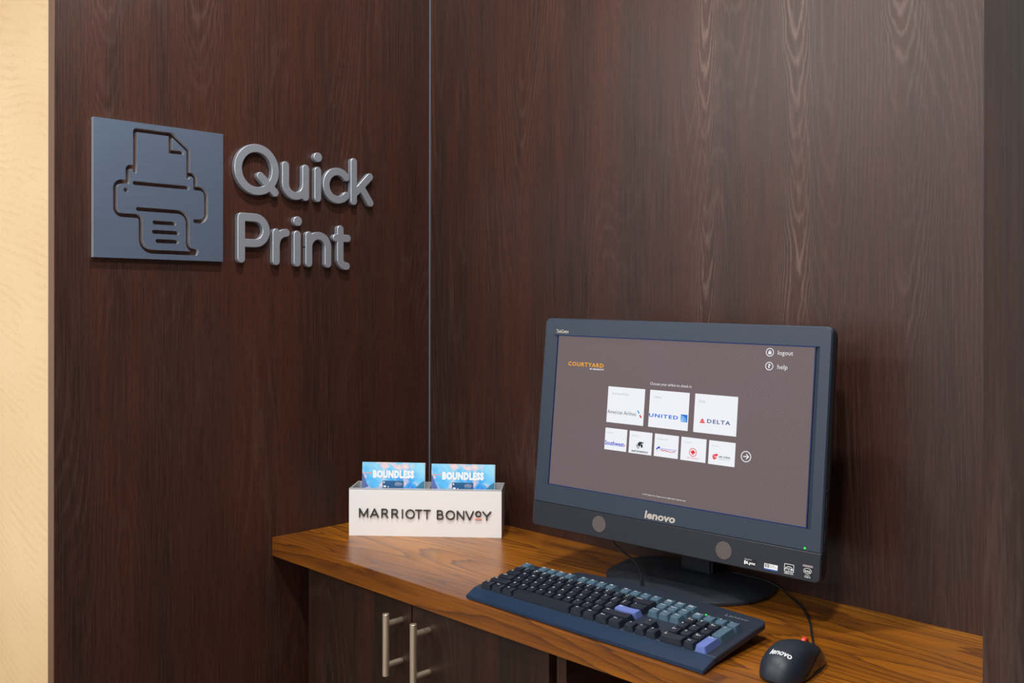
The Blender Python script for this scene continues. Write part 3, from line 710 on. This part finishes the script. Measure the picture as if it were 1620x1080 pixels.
sp_('screen_print', join_me('q', [strokes_me('l', [[(x*k, y*k) for x, y in arc(20.4, 2.3, r, 0, 90, 8)] for r in (2.5, 5.0, 7.5, 9.8)]+[[(20.6*k, 2.4*k), ((20.6+9.3*math.cos(a))*k, (2.4+9.3*math.sin(a))*k)] for a in (0.3, 0.65, 1.0, 1.3)], 0.42*k, ZS+0.0004, ZS+0.0005)]), 'sblue2')
J('snavy', T_('DELTA', 67.9, 108.3, 4.8, 11.0, bold=0.02, space=1.2))
J('sroyal', T_('Southwest', -124, -85.2, -49.9, -42.4, bold=0.022), poly([(-22.4, -45.5), (-17.5, -41.2), (-14.6, -42.0), (-15.8, -45.8), (-18.2, -44.2), (-20.6, -47.2)]),
  T_('AEROLINEAS SOSA', -13.0, 16.2, -46.2, -43.6), T_('SOSA', -21.6, -17.0, -48.8, -47.6))
J('sblack', T_('aeromexico', -69.3, -37.5, -55.6, -51.6, bold=0.02), poly([(-57.6, -40.4), (-54.4, -37.6), (-46.0, -38.6), (-48.0, -40.2), (-51.0, -40.6), (-54.0, -46.0), (-58.0, -43.6)], [(-52.4, -42.0), (-48.6, -41.4), (-48.0, -47.2), (-51.6, -47.0)]),
  T_('AIR CHINA', 91, 111.2, -46.8, -44.0, bold=0.02, shear=0.2))
J('sgrey', poly([(-61.8, -44.2), (-58.4, -41.2), (-57.0, -44.2), (-53.6, -46.6), (-55.0, -49.4), (-58.0, -50.4), (-60.0, -47.4)]), T_('Lineas Aereas', -12, 14.8, -48.9, -47.6), T_('中国国际航空公司', 91, 111, -50.0, -47.8))
leaf = [(0, 4.3), (1.1, 2.6), (2.2, 3.1), (1.9, .9), (3.6, 1.9), (4.3, .9), (3.9, -.3), (2.0, -2.0), (2.2, -3.0), (.5, -2.7), (.5, -4.4), (-.5, -4.4), (-.5, -2.7), (-2.2, -3.0), (-2.0, -2.0), (-3.9, -.3), (-4.3, .9), (-3.6, 1.9), (-1.9, .9), (-2.2, 3.1), (-1.1, 2.6)]
J('sred', ringm(45.9, -44.1, 6.3, 0.5), poly([(45.9+x*1.02, -43.9+y*1.02) for x, y in leaf]), T_('AIR CANADA', 35.6, 56.9, -54.3, -52.2),
  lines([fillet([(-13.8, -45.2), (-11.2, -48.2), (-6.5, -46.8), (4.0, -48.6), (13.0, -47.2)], 3)], 0.5),
  lines([arc(85.2, -46.6, 3.6, 60, 250, 12), arc(85.6, -46.8, 1.9, 80, 260, 8), [(85.0, -49.6), (87.6, -47.6)], [(84.6, -43.0), (89.4, -42.2)], [(86.6, -45.0), (89.0, -43.6)]], 0.85))
# marks on the chin and bezel
def onb(name, me, mat, z=0.0005): return pp(name, me, mat, Matrix.Translation((0, 0, z)))
onb('lettering', text_me('ThinkCentre', -0.2405, -0.2133, 0.1366, 0.1430, 0, bold=0.015), 'silver')
onb('lettering', text_me('lenovo', -0.0338, 0.0238, -0.1600, -0.1470, 0, bold=0.032, shear=0.12), 'silver')
def lbl(o, s): o['label'] = s; return o
for cx, cy in ((-0.1220, -0.1836), (0.1115, -0.1862)):
    m = [(cx+0.0136*math.cos(2*PI*i/32), cy+0.0136*math.sin(2*PI*i/32)) for i in range(32)]
    lbl(onb('round_pad', flat_me('pad', [m], 0, 0.0004), 'dot', 0.0008), 'round grey pad on the chin')
led = [(0.2400+0.0016*math.cos(2*PI*i/14), -0.1602+0.0016*math.sin(2*PI*i/14)) for i in range(14)]
lbl(onb('power_light', flat_me('led', [led], 0, 0.0003), 'green', 0.0004), 'small green light')
onb('indicator_mark', join_me('im', [strokes_me('a', [{'ring': arc(0.2400, -0.1556, 0.0013, 0, 360, 14)[:-1]}, {'ring': arc(0.2224, -0.1552, 0.0012, 0, 360, 14)[:-1]}], 0.0002, -0.0002, 0),
    strokes_me('b', [[(0.2145, -0.1572), (0.2168, -0.1548)], [(0.2145, -0.1552), (0.2168, -0.1568)]], 0.0002, -0.0002, 0), flat_me('c', [[(0.2153, -0.1606), (0.2162, -0.1606), (0.2162, -0.1597), (0.2153, -0.1597)], [(0.2220, -0.1606), (0.2229, -0.1606), (0.2229, -0.1597), (0.2220, -0.1597)]], 0)]), 'dimgreen')
# stickers
def sticker(x0, x1, y0, y1, mat, label, marks):
    s = onb('sticker', flat_me('s', [[(x0, y0), (x1, y0), (x1, y1), (x0, y1)]], 0, 0.0002), mat, 0.0005); s['label'] = label
    for me, m in marks: link('sticker_print', me, m, s, Matrix.Translation((0, 0, 0.0001)))
sticker(0.1464, 0.1658, -0.2015, -0.1908, 'stickblack', 'black sticker with white lettering', [
    (join_me('a', [text_me('Optimized for', 0.1468, 0.1590, -0.1934, -0.1916, 0), text_me('Lync', 0.1512, 0.1646, -0.2006, -0.1948, 0, bold=0.02), flat_me('b', [[(0.1466, -0.2000), (0.1488, -0.2000), (0.1488, -0.1946), (0.1466, -0.1946)], [(0.1494, -0.1990), (0.1508, -0.1990), (0.1508, -0.1956), (0.1494, -0.1956)]], 0)]), 'paper')])
sticker(0.1790, 0.2001, -0.2015, -0.1928, 'paper', 'white sticker with a blue lower edge', [
    (flat_me('a', [[(0.1790, -0.2015), (0.2001, -0.2015), (0.2001, -0.1998), (0.1790, -0.1998)]], 0), 'stickblue'),
    (join_me('b', [text_me('DOLBY', 0.1874, 0.1960, -0.1957, -0.1936, 0), text_me('HOME THEATER', 0.1874, 0.1994, -0.1978, -0.1962, 0),
        strokes_me('c', [{'ring': [(0.1806, -0.1978), (0.1862, -0.1978), (0.1862, -0.1938), (0.1806, -0.1938)]}], 0.0004, -0.0001, 0, flat=True), flat_me('d', [[(0.1814, -0.1973), (0.1828, -0.1966), (0.1828, -0.1950), (0.1814, -0.1943)], [(0.1854, -0.1973), (0.1840, -0.1966), (0.1840, -0.1950), (0.1854, -0.1943)]], 0)]), 'dark')])
sticker(0.2103, 0.2254, -0.2028, -0.1870, 'stickblack', 'black square sticker with white arc and star', [
    (join_me('a', [strokes_me('b', [{'ring': [(0.2108, -0.1980), (0.2249, -0.1980), (0.2249, -0.1876), (0.2108, -0.1876)]}], 0.0004, -0.0001, 0, flat=True), strokes_me('c', [arc(0.2178, -0.1975, 0.0066, 15, 165, 14)], 0.0004, -0.0001, 0),
        text_me('energy', 0.2118, 0.2195, -0.1968, -0.1928, 0, shear=0.3), flat_me('d', [[(0.2215+(0.0024 if i % 2 else 0.0010)*math.cos(PI/2+i*PI/5), -0.1948+(0.0024 if i % 2 else 0.0010)*math.sin(PI/2+i*PI/5)) for i in range(10)]], 0),
        text_me('ENERGY STAR', 0.2110, 0.2247, -0.2020, -0.1992, 0, bold=0.02)]), 'legend')])
sticker(0.2384, 0.2536, -0.2028, -0.1834, 'stickblack', 'black processor sticker with an oval and tan top edge', [
    (flat_me('a', [[(0.2384, -0.1864), (0.2536, -0.1864), (0.2536, -0.1834), (0.2384, -0.1834)]], 0), 'stickgold'),
    (join_me('b', [strokes_me('c', [{'ring': arc(0.2459, -0.1918, 0.0060, 0, 360, 24, 0.0038)[:-1]}], 0.0003, -0.0001, 0), text_me('intel', 0.2416, 0.2500, -0.1940, -0.1898, 0, bold=0.01), text_me('inside', 0.2425, 0.2494, -0.1985, -0.1969, 0), text_me('CORE i5', 0.2412, 0.2506, -0.2016, -0.1994, 0, bold=0.02)]), 'legend')])
for i, (ya, yb) in enumerate(((-0.0765, -0.0735), (-0.103, -0.083), (-0.1195, -0.1165), (-0.150, -0.133))):
    pp('side_button', box_me('sb', OX1-0.0005, OX1+0.0009, ya, yb, -0.011, -0.007, bev=0.0004), 'chin')
# stand
def ell(a, b, cx, cy, n=72, ymax=0.0705):
    out = []
    for i in range(n):
        t = 2*PI*i/n; c, s = math.cos(t), math.sin(t)
        out.append((cx+a*math.copysign(abs(c)**0.93, c), min(cy+b*math.copysign(abs(s)**0.93, s), ymax)))
    return out
rings = [(ell(0.1445, 0.118, 0.006, 0), 0.0), (ell(0.1460, 0.1195, 0.006, 0), 0.0015), (ell(0.1460, 0.1195, 0.006, 0), 0.0050), (ell(0.1430, 0.1165, 0.006, 0, ymax=0.0685), 0.0068), (ell(0.122, 0.088, 0, 0.002, ymax=0.058), 0.0155), (ell(0.112, 0.080, 0, 0.002, ymax=0.054), 0.0158), (ell(0.06, 0.04, 0, 0.005), 0.0165)]
V, F = [], []; n = 72
for lp, z in rings: V += [(x, y, z) for x, y in lp]
for q in range(len(rings)-1):
    for i in range(n): j = (i+1) % n; F.append((q*n+i, q*n+j, (q+1)*n+j, (q+1)*n+i))
F.append(tuple(reversed(range(n)))); F.append(tuple(range((len(rings)-1)*n, len(rings)*n)))
bs = link('stand_base', mesh('base', V, F), 'standm', pc, Matrix.Rotation(0.05, 4, 'Z')); smooth_sides(bs, 0.35)
colm = [(-0.032, 0.004, 0.0150), (0.032, 0.004, 0.0150), (0.032, 0.036, 0.0150), (-0.032, 0.036, 0.0150), (-0.028, 0.002, 0.20), (0.028, 0.002, 0.20), (0.028, 0.024, 0.20), (-0.028, 0.024, 0.20)]
colF = [(0, 1, 2, 3), (4, 5, 6, 7), (0, 1, 5, 4), (1, 2, 6, 5), (2, 3, 7, 6), (3, 0, 4, 7)]
bm = bmesh.new(); vv = [bm.verts.new(v) for v in colm]
for f in colF: bm.faces.new([vv[i] for i in f])
bmesh.ops.recalc_face_normals(bm, faces=bm.faces); bmesh.ops.bevel(bm, geom=bm.edges[:], offset=0.004, segments=3, affect='EDGES')
link('stand_column', from_bm(bm, 'column'), 'black', pc, Matrix.Translation((0.012, 0.008, 0)))

# ------------------------------------------------------------------ keyboard (local u right, v back, h up from the key plane)
KP = 0.0190
kb = empty('keyboard', (0.5824, -0.3783, 0.7717), (0.1131, 0, 0.0193))
tag(kb, 'black full-size computer keyboard with wired cable in front of the screen', 'keyboard')
outl = [(-0.0125, 0.0005), (0.4425, 0.0005)]+arc(0.4365-0.012, 0.1380-0.012, 0.013, 0, 90, 6)+[(0.385, 0.1412), (0.355, 0.1440), (0.27, 0.1480), (0.18, 0.1485), (0.105, 0.1430), (0.092, 0.1400), (0.080, 0.1270), (-0.004, 0.1230), (-0.009, 0.118)]
outl = [(-0.0125, 0.0005), (0.4425, 0.0005), (0.4420, 0.118)]+arc(0.4270, 0.1230, 0.0150, 0, 90, 6)+outl[9:]
outl = [p for i, p in enumerate(outl) if i == 0 or (Vector(p)-Vector(outl[i-1])).length > 0.0008]
link('keyboard_body', prism_me('body', outl, -0.0085, 0.0, 0.0012, 0.001), 'kbody', kb)
# palm rest wedge
prV = [(-0.0125, -0.0004, -0.0080), (0.4425, -0.0004, -0.0080), (0.4480, -0.0385, -0.0068), (-0.0010, -0.0315, -0.0070),
       (-0.0125, -0.0004, 0.0003), (0.4425, -0.0004, 0.0003), (0.4480, -0.0385, -0.0016), (-0.0010, -0.0315, -0.0016)]
bm = bmesh.new(); vv = [bm.verts.new(v) for v in prV]
for f in [(0, 1, 2, 3), (4, 5, 6, 7), (0, 1, 5, 4), (1, 2, 6, 5), (2, 3, 7, 6), (3, 0, 4, 7)]: bm.faces.new([vv[i] for i in f])
bmesh.ops.recalc_face_normals(bm, faces=bm.faces); bmesh.ops.bevel(bm, geom=bm.edges[:], offset=0.0009, segments=2, affect='EDGES')
lbl(link('palm_rest', from_bm(bm, 'palm'), 'palm', kb), 'palm rest with painted-in blue sheen along the front')
for x in (0.03, 0.39): box('foot', 'black', (x, x+0.02, 0.112, 0.122, -0.0246, -0.0088), kb)
key_cache = {}
def key_me(wu, du, mat):
    q = (wu, du, mat)
    if q in key_cache: return key_cache[q]
    w, d = wu*KP-0.0012, du*KP-0.0012
    ins_x, fy, by, h = 0.0022, 0.0012, 0.0034, 0.0088
    V = [(-w/2, -d/2, 0), (w/2, -d/2, 0), (w/2, d/2, 0), (-w/2, d/2, 0)]
    nx = 7; top = []
    x0, x1, y0, y1 = -w/2+ins_x, w/2-ins_x, -d/2+fy, d/2-by
    for j in range(3):
        for i in range(nx):
            u = i/(nx-1); yy = y0+(y1-y0)*j/2; e = 0.0011*(1-(2*u-1)**2)
            if wu > 5: e = -0.0006*(1-(2*j/2-1)**2)
            top.append((x0+(x1-x0)*u, yy, h-e+0.0006*j/2))
    V += top
    T0 = 4
    F = [(0, 3, 2, 1)]
    for j in range(2):
        for i in range(nx-1): F.append((T0+j*nx+i, T0+j*nx+i+1, T0+(j+1)*nx+i+1, T0+(j+1)*nx+i))
    F.append(tuple([0, 1]+[T0+i for i in reversed(range(nx))])); F.append(tuple([2, 3]+[T0+2*nx+i for i in range(nx)]))
    F.append((1, 2, T0+2*nx+nx-1, T0+nx+nx-1, T0+nx-1)); F.append((3, 0, T0, T0+nx, T0+2*nx))
    bm = bmesh.new(); vv = [bm.verts.new(v) for v in V]
    for f in F: bm.faces.new([vv[i] for i in f])
    bmesh.ops.recalc_face_normals(bm, faces=bm.faces); bm.edges.ensure_lookup_table()
    cor = [e for e in bm.edges if abs(e.verts[0].co.z-e.verts[1].co.z) > 0.004 and min(abs(v.co.x) for v in e.verts) > w/2-ins_x-0.0001]
    bmesh.ops.bevel(bm, geom=cor, offset=0.0009, segments=2, affect='EDGES')
    me = bpy.data.meshes.new('key'); bm.to_mesh(me); bm.free(); me.materials.append(MAT[mat]); key_cache[q] = me; return me
leg_cache = {}
def legend_me(s, big):
    if s in leg_cache: return leg_cache[s]
    L = s.split('|'); hh = 0.0036 if big else 0.0023; parts = []
    for i, part in enumerate(L):
        y = -hh*1.25*i
        me = text_me(part, 0, None, y, None, 0, bold=0.02, res=1, k=hh/0.69)
        xs = [v.co.x for v in me.vertices]
        if xs and max(xs)-min(xs) > 0.0095:
            f = 0.0095/(max(xs)-min(xs))
            for v in me.vertices: v.co.x *= f
        parts.append(me)
    me = join_me('legend', parts); me.materials.append(MAT['legend']); leg_cache[s] = me; return me
def key(u, v, wu, s, mat='kdark', du=1.0):
    o = link('key', key_me(wu, du, mat), None, kb, Matrix.Translation(((u+wu/2)*KP, v*KP+(du-1)*KP/2, -0.0002)))
    if mat == 'kgrey': o['label'] = 'grey key'
    if mat == 'kblue': o['label'] = 'violet blue enter key'
    if s:
        big = len(s) <= 2
        w = wu*KP-0.0012
        link('legend', legend_me(s, big or '|' in s and all(len(p) < 2 for p in s.split('|'))), None, o, Matrix.Translation((-w/2+0.0040, (du-1)*KP/2+0.0012, 0.0093)))
    return o
FR_ = 5.45
key(0, FR_, 1, 'Esc', 'kgrey')
for g0, names in ((2, ['F1', 'F2', 'F3', 'F4']), (6.5, ['F5', 'F6', 'F7', 'F8']), (11, ['F9', 'F10', 'F11', 'F12'])):
    for i, s in enumerate(names): key(g0+i, FR_, 1, s, 'kgrey')
for i, s in enumerate(['PrtSc|SysRq', 'Scroll|Lock', 'Pause|Break']): key(15.25+i, FR_, 1, s, 'kgrey')
for i, s in enumerate(['~|`', '!|1', '@|2', '#|3', '$|4', '%|5', '^|6', '&|7', '*|8', '(|9', ')|0', '_|-', '+|=']): key(i, 4.5, 1, s)
key(13, 4.5, 2, 'Backspace')
key(0, 3.5, 1.5, 'Tab')
for i, s in enumerate('QWERTYUIOP'): key(1.5+i, 3.5, 1, s)
key(11.5, 3.5, 1, '{|['); key(12.5, 3.5, 1, '}|]'); key(13.5, 3.5, 1.5, '||\\'.replace('||\\', '\\'))
key(0, 2.5, 1.75, 'CapsLk')
for i, s in enumerate('ASDFGHJKL'): key(1.75+i, 2.5, 1, s)
key(10.75, 2.5, 1, ':|;'); key(11.75, 2.5, 1, '"|\''); key(12.75, 2.5, 2.25, 'Enter', 'kblue')
key(0, 1.5, 2.25, 'Shift')
for i, s in enumerate('ZXCVBNM'): key(2.25+i, 1.5, 1, s)
key(9.25, 1.5, 1, '<|,'); key(10.25, 1.5, 1, '>|.'); key(11.25, 1.5, 1, '?|/'); key(12.25, 1.5, 2.75, 'Shift')
for u, s in ((0, 'Ctrl'), (1.25, 'Win'), (2.5, 'Alt')): key(u, 0.5, 1.25, s)
key(3.75, 0.5, 6.25, '')
for u, s in ((10, 'Alt'), (11.25, 'Win'), (12.5, 'Menu'), (13.75, 'Ctrl')): key(u, 0.5, 1.25, s)
for r, nm in ((4.5, ['Insert', 'Home', 'PgUp']), (3.5, ['Delete', 'End', 'PgDn'])):
    for i, s in enumerate(nm): key(15.25+i, r, 1, s, 'kgrey')
key(16.25, 1.5, 1, '^'); key(15.25, 0.5, 1, '<'); key(16.25, 0.5, 1, 'v'); key(17.25, 0.5, 1, '>')
key(18.5, 4.5, 1, 'Num|Lock', 'kgrey'); key(19.5, 4.5, 1, '/', 'kgrey'); key(20.5, 4.5, 1, '*', 'kgrey'); key(21.5, 4.5, 1, '-', 'kgrey')
for r, nm in ((3.5, ['7|Home', '8', '9|PgUp']), (2.5, ['4', '5', '6']), (1.5, ['1|End', '2', '3|PgDn'])):
    for i, s in enumerate(nm): key(18.5+i, r, 1, s)
key(21.5, 2.5, 1, '+', 'kgrey', 2.0)
key(18.5, 0.5, 2, '0|Ins'); key(20.5, 0.5, 1, '.|Del'); key(21.5, 0.5, 1, 'Enter', 'kblue', 2.0)
for i, x in enumerate((0.3585, 0.3785, 0.3985)):
    m = [(x+0.0014*math.cos(2*PI*a/12), 0.1075+0.0018*math.sin(2*PI*a/12)) for a in range(12)]
    q = link('indicator_light', flat_me('led', [m], 0.0006, 0.0006), 'green' if i == 0 else 'dimgreen', kb)
    if i == 0: q['label'] = 'lit green indicator light'
link('lettering', text_me('Lenovo', 0.382, 0.4185, 0.1195, 0.1265, 0.0003), 'graylet', kb)
KM = (Matrix.Translation((0.5824, -0.3783, 0.7717)) @ Matrix.Rotation(0.0193, 4, 'Z') @ Matrix.Rotation(0.1131, 4, 'X'))
KMi = KM.inverted()
def klocal(p): return KMi @ Vector(p)
kc = [klocal(p) for p in [(0.799, -0.2375, 0.7805), (0.795, -0.2310, 0.7840), (0.781, -0.2120, 0.7860), (0.766, -0.1920, 0.7865), (0.740, -0.1610, 0.7870), (0.703, -0.1290, 0.7915), (0.668, -0.1170, 0.7990), (0.640, -0.1060, 0.8060), (0.622, -0.0960, 0.8180), (0.618, -0.0920, 0.8360)]]
link('cable', tube_me('cable', kc, 0.0019), 'cable', kb)

# ------------------------------------------------------------------ mouse
MC = Vector((1.1010, -0.3060, ZT)); MYAW = 0.09
ms = empty('mouse', MC, (0, 0, MYAW))
tag(ms, 'black computer mouse with red scroll wheel, right of the keyboard', 'mouse')
def mouse_me():
    V, F = [], []; nu, nv = 96, 36
    def hw(y):           # half width along the length (y -1 rear .. 1 front)
        return 0.0300*(1-abs(y)**3.4)**(1/3.0) if abs(y) < 1 else 0
    hgt = lambda y: 0.038*max(0.0, (1-((y+0.28)/(0.86 if y < -0.28 else 1.55))**2))**0.5
    for iv in range(nv+1):
        s = iv/nv           # 0 base rim .. 1 crown
        for iu in range(nu):
            a = 2*PI*iu/nu
            rr = math.cos(s*PI/2)**0.62 if s < 1 else 0.0
            cx, sy = math.cos(a), math.sin(a)
            e = 0.86
            px = math.copysign(abs(cx)**e, cx)*rr; py = math.copysign(abs(sy)**e, sy)*rr
            taper = 1.0-0.10*py
            x = px*0.0322*taper*(1-0.13*math.exp(-((py-0.05)/0.45)**2)*(1-s)*(1 if s < 0.7 else 0.5))
            y = py*0.0640
            topz = 0.0375 if py < -0.15 else 0.0375-0.0170*((py+0.15)/1.15)**1.4
            z = 0.002+(topz-0.002)*(math.sin(s*PI/2)**0.95)
            V.append((x, y, z))
    for iv in range(nv):
        for iu in range(nu): j = (iu+1) % nu; F.append((iv*nu+iu, iv*nu+j, (iv+1)*nu+j, (iv+1)*nu+iu))
    F.append(tuple(reversed(range(nu))))
    me = mesh('shell', V, F, True)
    bm = bmesh.new(); bm.from_mesh(me); bmesh.ops.remove_doubles(bm, verts=bm.verts, dist=1e-6); bmesh.ops.recalc_face_normals(bm, faces=bm.faces); bm.to_mesh(me); bm.free(); me.shade_smooth()
    return me
shell = link('shell', mouse_me(), None, ms)
shell.data.materials.append(MAT['mouse'])
# glossy thumb grips: a patch of the shell's own shape pushed slightly out, on both sides
def grip_me(side):
    src = shell.data; V, F = [], []
    ids = {}
    keep = []
    for p in src.polygons:
        if len(p.vertices) > 4: continue
        c = p.center
        if side*c.x > 0.010 and 0.0035 < c.z < min(0.0215, 0.0045+0.30*(c.y+0.040)) and -0.038 < c.y < 0.052: keep.append(p)
    for p in keep:
        f = []
        for vi in p.vertices:
            if vi not in ids:
                v = src.vertices[vi]; ids[vi] = len(V); V.append(tuple(v.co+v.normal*0.0007))
            f.append(ids[vi])
        F.append(tuple(f))
    return mesh('grip', V, F, True)
for s in (-1, 1): lbl(link('side_grip', grip_me(s), 'mouseside', ms), 'glossy dark side grip')
link('base_plate', prism_me('bp', [(x*0.97, y*0.97) for x, y in [(0.0310*math.copysign(abs(math.cos(a))**0.8, math.cos(a)), 0.0625*math.copysign(abs(math.sin(a))**0.8, math.sin(a))) for a in [2*PI*i/40 for i in range(40)]]], 0.0, 0.003, 0, 0), 'black', ms)
wh = link('scroll_wheel', cyl_me('wheel', (-0.0032, 0.0330, 0.0255), (0.0032, 0.0330, 0.0255), 0.0075, bev=0.0012, seg=28), 'red', ms); smooth_sides(wh)
wh['label'] = 'red scroll wheel'
# lettering laid on the shell's curved back
def drape(me, off=0.0003):
    from mathutils.bvhtree import BVHTree
    bt = BVHTree.FromPolygons([v.co.copy() for v in shell.data.vertices], [tuple(p.vertices) for p in shell.data.polygons])
    for v in me.vertices:
        hit, nrm, i, d = bt.ray_cast(Vector((v.co.x, v.co.y, 0.2)), Vector((0, 0, -1)))
        if hit: v.co = hit+Vector((0, 0, off))
    return me
lm_ = text_me('lenovo', -0.0130, 0.0155, -0.0455, -0.0365, 0, bold=0.02, shear=0.15, res=3)
link('lettering', drape(lm_, 0.0004), 'legend', ms)
MM = Matrix.Translation(MC) @ Matrix.Rotation(MYAW, 4, 'Z'); MMi = MM.inverted()
mc = [MMi @ Vector(p) for p in [(1.0940, -0.246, 0.7700), (1.0900, -0.232, 0.7685), (1.0780, -0.212, 0.7650), (1.0520, -0.168, 0.7623), (1.0320, -0.134, 0.7621), (1.0130, -0.107, 0.7621), (0.9800, -0.066, 0.7621), (0.9480, -0.041, 0.7640), (0.9250, -0.033, 0.7720), (0.9000, -0.032, 0.7785), (0.8700, -0.032, 0.7800), (0.8350, -0.032, 0.7800)]]
link('cable', tube_me('cable', mc, 0.0016), 'cable', ms)
link('cable_guard', cyl_me('guard', MMi @ Vector((1.0945, -0.2470, 0.7700)), MMi @ Vector((1.0870, -0.2265, 0.7675)), 0.0032, 0.0022, 14), 'cable', ms)
